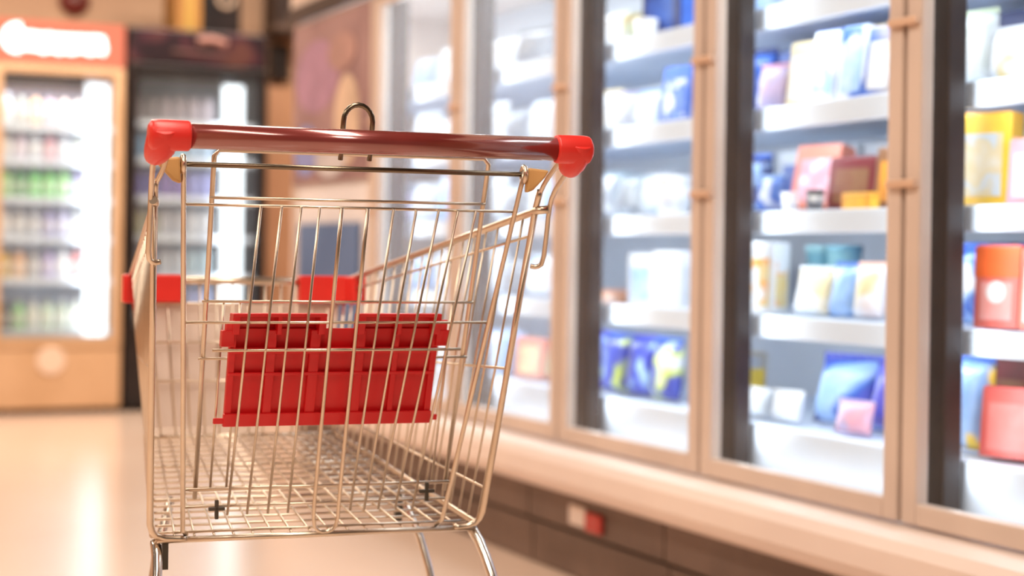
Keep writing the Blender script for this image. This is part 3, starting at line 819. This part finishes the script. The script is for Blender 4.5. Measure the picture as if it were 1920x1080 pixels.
build('ring', bm, principled('pale_ring', (0.45, 0.33, 0.24), 0.4), o)
o = boxes('wall_box', [(-0.055, 0.055, -0.05, 0.05, 0, 0.22)], M_BLACK, None, 0.008)
o.location = (2.985, 9.949, 1.90)
tag(o, 'small black box fixed to the tan wall beside the freezer end', 'box')
boxes('cover', [(-0.045, 0.045, -0.056, -0.05, 0.015, 0.205)], M_DARK, o)
o = boxes('wall_board', [(-0.09, 0.08, -0.06, 0.06, 0, 1.86)], noisy('orange_tan', (0.70, 0.40, 0.24), (0.76, 0.45, 0.28), 4, 0.5), None, 0.004)
o.location = (2.985, 9.93, 0.0)
tag(o, 'narrow orange tan panel standing against the wall right of the black fridge', 'panel')
boxes('edge_strip', [(-0.094, -0.088, -0.062, 0.058, 0, 1.862)], M_KICK, o)
o = boxes('wall_duct', [(-0.16, 0.20, -0.14, 0.14, 0, 0.70)], noisy('dark_brown', (0.035, 0.016, 0.012), (0.05, 0.024, 0.018), 4, 0.5), None, 0.01)
o.location = (3.06, 9.86, 2.16)
tag(o, 'dark brown duct on the wall above the small black box', 'duct')
boxes('collar', [(-0.17, 0.21, -0.15, 0.14, 0.02, 0.06)], M_KICK, o, 0.004)
o = bpy.data.objects.new('alarm_bell', None)
bm = bmesh.new()
lathe(bm, [(0.085, 0), (0.085, -0.03), (0.06, -0.06), (0.02, -0.07)], 20, (0, 0, 0), 'y')
o = build('alarm_bell', bm, principled('dark_red', (0.16, 0.015, 0.012), 0.35))
o.location = (1.774, 9.999, 2.30)
tag(o, 'round dark red alarm bell high on the tan wall', 'bell')
bm = bmesh.new()
lathe(bm, [(0.02, -0.069), (0.012, -0.078)], 12, (0, 0, 0), 'y')
build('centre_boss', bm, M_CHROME2, o)

# ------------------------------------------------------------------ shopping cart
YAW = 0.09
cart = thing('shopping_cart', 'wire shopping cart with maroon handle and red plastic child seat flap, empty', 'shopping cart', (0.7315, 2.002, 0), -YAW)


def gv(z, off=0.0):
    return 0.10 + (0.985 - z) / 0.498 * 0.17 + off


def lerp(a, b, t):
    return tuple(p + (q - p) * t for p, q in zip(a, b))


# handle tube, end caps
bm = bmesh.new()
tube(bm, [(-0.262, 0, 1.016), (0.262, 0, 1.016)], 0.0152, 24)
build('handle', bm, M_HANDLE, cart)
for s in (-1, 1):
    bm = bmesh.new()
    # collar around the handle end
    lathe(bm, [(0.0165, -0.012), (0.0185, -0.010), (0.0188, 0.026), (0.0180, 0.034), (0.012, 0.038)], 20, (0, 0, 0), 'x')
    for v in bm.verts:
        v.co.x = s * (0.246 + v.co.x)
        v.co.z += 1.016
    # boot that runs down towards the basket along the arms
    P = [(s * 0.266, -0.012, 1.024), (s * 0.266, 0.004, 1.013), (s * 0.267, 0.024, 1.000), (s * 0.269, 0.038, 0.992), (s * 0.270, 0.044, 0.988)]
    rr = [0.0130, 0.0210, 0.0200, 0.0150, 0.0115]
    ru = [0.0150, 0.0195, 0.0185, 0.0145, 0.0110]
    rings = []
    for p, r, ruu in zip(P, rr, ru):
        tdir = Vector((0, 0.62, -0.78))
        n1 = Vector((1, 0, 0))
        n2 = tdir.cross(n1)
        rings.append([bm.verts.new(Vector(p) + n1 * ruu * math.cos(2 * math.pi * j / 16) + n2 * r * math.sin(2 * math.pi * j / 16)) for j in range(16)])
    for A, Bq in zip(rings, rings[1:]):
        for j in range(16):
            f = bm.faces.new((A[j], A[(j + 1) % 16], Bq[(j + 1) % 16], Bq[j]))
            f.smooth = True
    bm.faces.new(rings[0][::-1])
    bm.faces.new(rings[-1])
    build('handle_cap', bm, M_RED, cart, 0.002)

# rear frame: arms, posts, bottom bar
for s in (-1, 1):
    bm = bmesh.new()
    tube(bm, [(s * 0.272, 0.03, 1.003), (s * 0.270, 0.060, 0.983), (s * 0.267, 0.092, 0.962), (s * 0.266, 0.104, 0.940), (s * 0.266, 0.112, 0.905), (s * 0.266, 0.124, 0.868), (s * 0.258, 0.128, 0.862), (s * 0.250, 0.130, 0.864)], 0.0036, 8, False, 1)
    tube(bm, [(s * 0.254, 0.012, 1.012), (s * 0.254, 0.050, 0.995), (s * 0.254, 0.086, 0.978), (s * (0.2515 + (0.01 if s < 0 else 0)), 0.104, 0.960), (s * (0.250 + (0.01 if s < 0 else 0)), 0.114, 0.940)], 0.0034, 8, False, 1)
    build('handle_arm', bm, M_CHROME, cart)
    bm = bmesh.new()
    e = 0.010 if s < 0 else 0.0
    tube(bm, [(s * (0.2515 + e), 0.100, 0.966), (s * (0.2495 + e), gv(0.93), 0.93), (s * (0.232 + e), gv(0.53), 0.53), (s * (0.230 + e), gv(0.50), 0.503), (s * (0.218 + e), 0.271, 0.489), (s * 0.19, 0.271, 0.487)], 0.0046, 10, False, 1)
    build('rear_post', bm, M_CHROME, cart)
bm = bmesh.new()
tube(bm, [(-0.230, 0.271, 0.486), (0.220, 0.271, 0.486)], 0.0042, 10)
tube(bm, [(-0.205, 0.285, 0.494), (0.205, 0.285, 0.494)], 0.0022, 8)
build('rear_bottom_bar', bm, M_CHROME, cart)

# hinge rod with tan hinge blocks
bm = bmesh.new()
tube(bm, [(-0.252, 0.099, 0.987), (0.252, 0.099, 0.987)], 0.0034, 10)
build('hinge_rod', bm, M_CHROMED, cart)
for s in (-1, 1):
    bm = bmesh.new()
    A = [(s * 0.262, 0.092, 0.993), (s * 0.232, 0.092, 0.996), (s * 0.230, 0.092, 0.962), (s * 0.240, 0.092, 0.966), (s * 0.257, 0.092, 0.984)]
    f0 = [bm.verts.new(a) for a in A]
    f1 = [bm.verts.new((a[0], a[1] + 0.014, a[2])) for a in A]
    bm.faces.new(f0)
    bm.faces.new(f1[::-1])
    for j in range(5):
        bm.faces.new((f0[j], f0[(j + 1) % 5], f1[(j + 1) % 5], f1[j]))
    build('hinge_block', bm, M_HINGE, cart, 0.003)

# rear gate (hangs on the rod)
US = [-0.131, -0.104, -0.077, -0.051, 0.043, 0.069, 0.095, 0.121, 0.146]
bm = bmesh.new()


def gu(s, z):
    return s * ((0.196 if s < 0 else 0.168) + (z - 0.487) / 0.498 * (0.031 if s < 0 else 0.058))


for s in (-1, 1):
    tube(bm, [(gu(s, 0.99), gv(0.99, -0.006), 0.992), (gu(s, 0.97), gv(0.97, -0.004), 0.97), (gu(s, 0.50), gv(0.50, -0.004), 0.500), (gu(s, 0.49) * 0.97, gv(0.49, 0.006), 0.492)], 0.0034, 8)
    tube(bm, [(s * 0.2275, 0.099 + 0.008 * math.cos(a), 0.987 + 0.010 * math.sin(a)) for a in [k * math.pi / 6 for k in range(12)]], 0.0036, 8, True)
for z in (0.937, 0.785, 0.557):
    tube(bm, [(gu(-1, z), gv(z), z), (gu(1, z), gv(z), z)], 0.0019, 8)
tube(bm, [(gu(-1, 0.748) * 0.82, gv(0.748, -0.003), 0.748), (gu(1, 0.748) * 0.84, gv(0.748, -0.003), 0.748)], 0.0022, 8)
tube(bm, [(gu(-1, 0.532), gv(0.532), 0.532), (gu(1, 0.532), gv(0.532), 0.532)], 0.0018, 8)
for u in US:
    kf = (0.10 if u > 0 else 0.03) * min(1.0, abs(u) / 0.1)
    tube(bm, [(u + kf * 0.192, gv(0.937, -0.003), 0.937), (u - kf * 0.225, gv(0.52, -0.003), 0.520)], 0.0019, 8)
# doubled centre wires joined by a U at the foot
tube(bm, [(-0.019, gv(0.937, -0.004), 0.937), (-0.019, gv(0.54, -0.004), 0.54), (-0.017, gv(0.50, -0.004), 0.500), (-0.008, gv(0.49, -0.004), 0.490), (0.008, gv(0.49, -0.004), 0.490), (0.017, gv(0.50, -0.004), 0.500), (0.016, gv(0.54, -0.004), 0.54), (0.016, gv(0.937, -0.004), 0.937)], 0.0028, 8, False, 1)
build('rear_gate', bm, M_CHROME, cart)
for u, z in ((-0.154, 0.530), (0.140, 0.545)):
    bm = bmesh.new()
    bx(bm, u - 0.011, u + 0.011, gv(z, -0.012), gv(z, -0.006), z - 0.0025, z + 0.0025)
    bx(bm, u - 0.0025, u + 0.0025, gv(z, -0.012), gv(z, -0.006), z - 0.014, z + 0.012)
    c = build('cross_clip', bm, M_CLIP, cart, 0.001)
    c['label'] = 'small dark cross shaped clip'

# folded child seat back, just inside the gate
SO = 0.030
bm = bmesh.new()
tube(bm, [(-0.178, gv(0.54, SO), 0.54), (-0.183, gv(0.94, SO), 0.94), (-0.184, gv(1.0, SO), 1.000), (-0.178, gv(1.008, SO), 1.008), (0.178, gv(1.008, SO), 1.008), (0.186, gv(1.0, SO), 1.000), (0.185, gv(0.94, SO), 0.94), (0.178, gv(0.54, SO), 0.54)], 0.0034, 8)
for z, r in ((0.947, 0.0020), (0.812, 0.0018), (0.735, 0.0018), (0.552, 0.0020)):
    tube(bm, [(-0.187, gv(z, SO - 0.003), z), (0.187, gv(z, SO - 0.003), z)], r, 8)
for u in (-0.158, -0.136, 0.158):
    tube(bm, [(u, gv(0.812, SO), 0.812), (u, gv(0.552, SO), 0.552)], 0.0018, 8)
build('child_seat_frame', bm, M_CHROME, cart)
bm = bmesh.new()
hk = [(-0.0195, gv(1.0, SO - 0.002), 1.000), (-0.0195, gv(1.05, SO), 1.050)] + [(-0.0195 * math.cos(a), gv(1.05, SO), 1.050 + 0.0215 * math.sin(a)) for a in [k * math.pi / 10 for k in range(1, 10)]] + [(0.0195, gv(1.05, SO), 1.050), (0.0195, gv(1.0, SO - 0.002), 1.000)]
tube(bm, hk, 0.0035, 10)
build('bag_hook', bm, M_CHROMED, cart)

# red flap
FO = 0.013
bm = bmesh.new()


def flap_box(u0, u1, z0, z1, d0, d1):
    vs = []
    for u in (u0, u1):
        for d in (d0, d1):
            for z in (z0, z1):
                vs.append(bm.verts.new((u, gv(z, d), z)))
    for f in ((0, 1, 3, 2), (4, 6, 7, 5), (0, 4, 5, 1), (2, 3, 7, 6), (0, 2, 6, 4), (1, 5, 7, 3)):
        bm.faces.new([vs[i] for i in f])


UL, UR = -0.150, 0.140
flap_box(UL + 0.004, UR - 0.004, 0.650, 0.746, FO + 0.009, FO + 0.013)        # web
flap_box(UL + 0.004, UR - 0.004, 0.744, 0.776, FO + 0.014, FO + 0.018)        # recessed upper band
flap_box(UL, UR, 0.642, 0.660, FO - 0.001, FO + 0.010)                        # bottom rail
flap_box(UL + 0.002, UR - 0.002, 0.712, 0.7165, FO + 0.0005, FO + 0.013)      # cross rib
flap_box(UL + 0.002, UR - 0.002, 0.742, 0.750, FO + 0.0000, FO + 0.013)       # upper rail
for ua, ub in ((UL + 0.001, UL + 0.010), (-0.098, -0.086), (-0.040, -0.026), (0.024, 0.036), (0.076, 0.084), (UR - 0.010, UR - 0.001)):
    flap_box(ua, ub, 0.650, 0.774, FO + 0.002, FO + 0.013)
# two loops with slots at the top
for ua, ub in ((UL + 0.002, -0.022), (0.022, UR - 0.002)):
    flap_box(ua, ub, 0.7915, 0.7965, FO - 0.006, FO + 0.022)
    um = (ua + ub) / 2
    flap_box(ua + 0.008, ub - 0.008, 0.770, 0.7915, FO + 0.018, FO + 0.022)
    for p0, p1 in ((ua, ua + 0.010), (um - 0.003, um + 0.003), (ub - 0.010, ub)):
        flap_box(p0, p1, 0.768, 0.7925, FO - 0.006, FO + 0.022)
# ears and pivot pins
flap_box(UL - 0.011, UL + 0.006, 0.752, 0.774, FO - 0.005, FO + 0.012)
flap_box(UR - 0.006, UR + 0.013, 0.752, 0.774, FO - 0.005, FO + 0.012)
flap_box(UL - 0.006, UL + 0.004, 0.772, 0.786, FO - 0.004, FO + 0.010)
flap_box(UR - 0.004, UR + 0.008, 0.772, 0.788, FO - 0.004, FO + 0.010)
flap_box(UL - 0.013, UL + 0.002, 0.646, 0.654, FO + 0.001, FO + 0.008)
flap_box(UR - 0.002, UR + 0.010, 0.646, 0.654, FO + 0.001, FO + 0.008)
build('seat_flap', bm, M_FLAP, cart, 0.0012)

# sides
NW = 19
for s in (-1, 1):
    e = 0.010 if s < 0 else 0.0
    T0, T1 = (s * (0.250 + e), 0.108, 0.939), (s * 0.190, 0.930, 0.828)
    B0, B1 = (s * (0.226 + e), 0.275, 0.492), (s * 0.165, 0.905, 0.560)
    bm = bmesh.new()
    tube(bm, [(s * 0.264, 0.098, 0.941), T0, T1], 0.0056, 10)
    build('side_rail', bm, M_CHROME, cart)
    bm = bmesh.new()
    tube(bm, [B0, B1], 0.0036, 8)
    for h in (0.075, 0.49, 0.88):
        tube(bm, [lerp(T0, B0, h), lerp(T1, B1, h)], 0.0020, 8)
    for k in range(NW + 1):
        t = k / NW
        tube(bm, [lerp(T0, T1, t), lerp(B0, B1, t)], 0.0018, 8)
    build('side_mesh', bm, M_CHROME, cart)

# basket floor
bm = bmesh.new()
R0, R1 = (-0.232, 0.275, 0.489), (0.224, 0.275, 0.489)
Fq0, Fq1 = (-0.164, 0.905, 0.558), (0.164, 0.905, 0.558)
for k in range(18):
    t = k / 17
    tube(bm, [lerp(R0, R1, t), lerp(Fq0, Fq1, t)], 0.0017, 6)
for k in range(19):
    t = k / 18
    a, b = lerp(R0, Fq0, t), lerp(R1, Fq1, t)
    tube(bm, [(a[0], a[1], a[2] - 0.003), (b[0], b[1], b[2] - 0.003)], 0.0020 if k % 6 else 0.0032, 6)
build('basket_floor', bm, M_CHROME, cart)

# front: rail, wires, pale plate, red corners
bm = bmesh.new()
tube(bm, [(-0.190, 0.930, 0.826), (0.190, 0.930, 0.826)], 0.0068, 10)
build('front_rail', bm, M_CHROME, cart)
bm = bmesh.new()
for k in range(14):
    u = -1 + 2 * k / 13
    tube(bm, [(0.188 * u, 0.930, 0.826), (0.164 * u, 0.905, 0.558)], 0.0018, 6)
for t in (0.15, 0.4, 0.65, 1.0):
    q = 0.188 + (0.164 - 0.188) * t
    tube(bm, [(-q, 0.930 - 0.025 * t, 0.826 - 0.268 * t), (q, 0.930 - 0.025 * t, 0.826 - 0.268 * t)], 0.0022, 6)
build('front_mesh', bm, M_CHROME, cart)
bm = bmesh.new()
vs = [bm.verts.new(p) for p in ((-0.178, 0.936, 0.785), (0.178, 0.936, 0.785), (0.162, 0.917, 0.572), (-0.162, 0.917, 0.572), (-0.178, 0.940, 0.785), (0.178, 0.940, 0.785), (0.162, 0.921, 0.572), (-0.162, 0.921, 0.572))]
for f in ((0, 1, 2, 3), (7, 6, 5, 4), (0, 4, 5, 1), (1, 5, 6, 2), (2, 6, 7, 3), (3, 7, 4, 0)):
    bm.faces.new([vs[i] for i in f])
build('front_plate', bm, M_PLATE, cart)
for s in (-1, 1):
    bm = bmesh.new()
    prof = [(0.104, 0.918), (0.104, 0.948), (0.170, 0.948), (0.196, 0.936), (0.208, 0.910), (0.210, 0.865), (0.186, 0.865), (0.182, 0.905), (0.166, 0.920)]
    lo = [bm.verts.new((s * x, y, 0.788)) for x, y in prof]
    hi = [bm.verts.new((s * x, y, 0.836)) for x, y in prof]
    n = len(prof)
    bm.faces.new(lo)
    bm.faces.new(hi[::-1])
    for j in range(n):
        bm.faces.new((lo[j], lo[(j + 1) % n], hi[(j + 1) % n], hi[j]))
    build('front_bumper', bm, M_RED, cart, 0.003)

# chassis and casters
bm = bmesh.new()
for s in (-1, 1):
    tube(bm, [(s * (0.222 - 0.008 * (s < 0) * -1), 0.285, 0.482), (s * 0.230, 0.262, 0.460), (s * 0.238, 0.222, 0.410), (s * 0.252, 0.150, 0.290), (s * 0.255, 0.100, 0.190), (s * 0.252, 0.110, 0.165), (s * 0.235, 0.250, 0.158), (s * 0.180, 0.830, 0.158)], 0.0075, 10, False, 1)
    tube(bm, [(s * 0.176, 0.520, 0.506), (s * 0.186, 0.500, 0.480), (s * 0.206, 0.470, 0.425), (s * 0.222, 0.420, 0.300), (s * 0.222, 0.380, 0.160)], 0.0065, 10, False, 1)
tube(bm, [(-0.182, 0.820, 0.158), (0.182, 0.820, 0.158)], 0.0075, 10)
tube(bm, [(-0.228, 0.300, 0.158), (0.228, 0.300, 0.158)], 0.0065, 10)
build('chassis', bm, M_CHROME2, cart)
bm = bmesh.new()
bx(bm, -0.222, -0.214, 0.272, 0.280, 0.446, 0.486)
build('bracket', bm, M_CLIP, cart)
bm = bmesh.new()
bx(bm, 0.168, 0.178, 0.500, 0.512, 0.462, 0.506)
build('bracket', bm, M_CLIP, cart)
for u, v in ((-0.252, 0.115), (0.252, 0.115), (-0.180, 0.80), (0.180, 0.80)):
    bm = bmesh.new()
    bx(bm, u - 0.022, u - 0.016, v - 0.045, v + 0.012, 0.055, 0.140)
    bx(bm, u + 0.016, u + 0.022, v - 0.045, v + 0.012, 0.055, 0.140)
    bx(bm, u - 0.022, u + 0.022, v - 0.040, v + 0.012, 0.134, 0.148)
    lathe(bm, [(0.010, 0.145), (0.010, 0.165)], 12, (u, v, 0))
    ck = build('caster', bm, M_CHROME2, cart, 0.002)
    bm = bmesh.new()
    lathe(bm, [(0.020, -0.012), (0.056, -0.012), (0.0625, -0.007), (0.0625, 0.007), (0.056, 0.012), (0.020, 0.012)], 24, (u, v - 0.030, 0.0628), 'x')
    build('wheel', bm, M_RUBBER, ck)
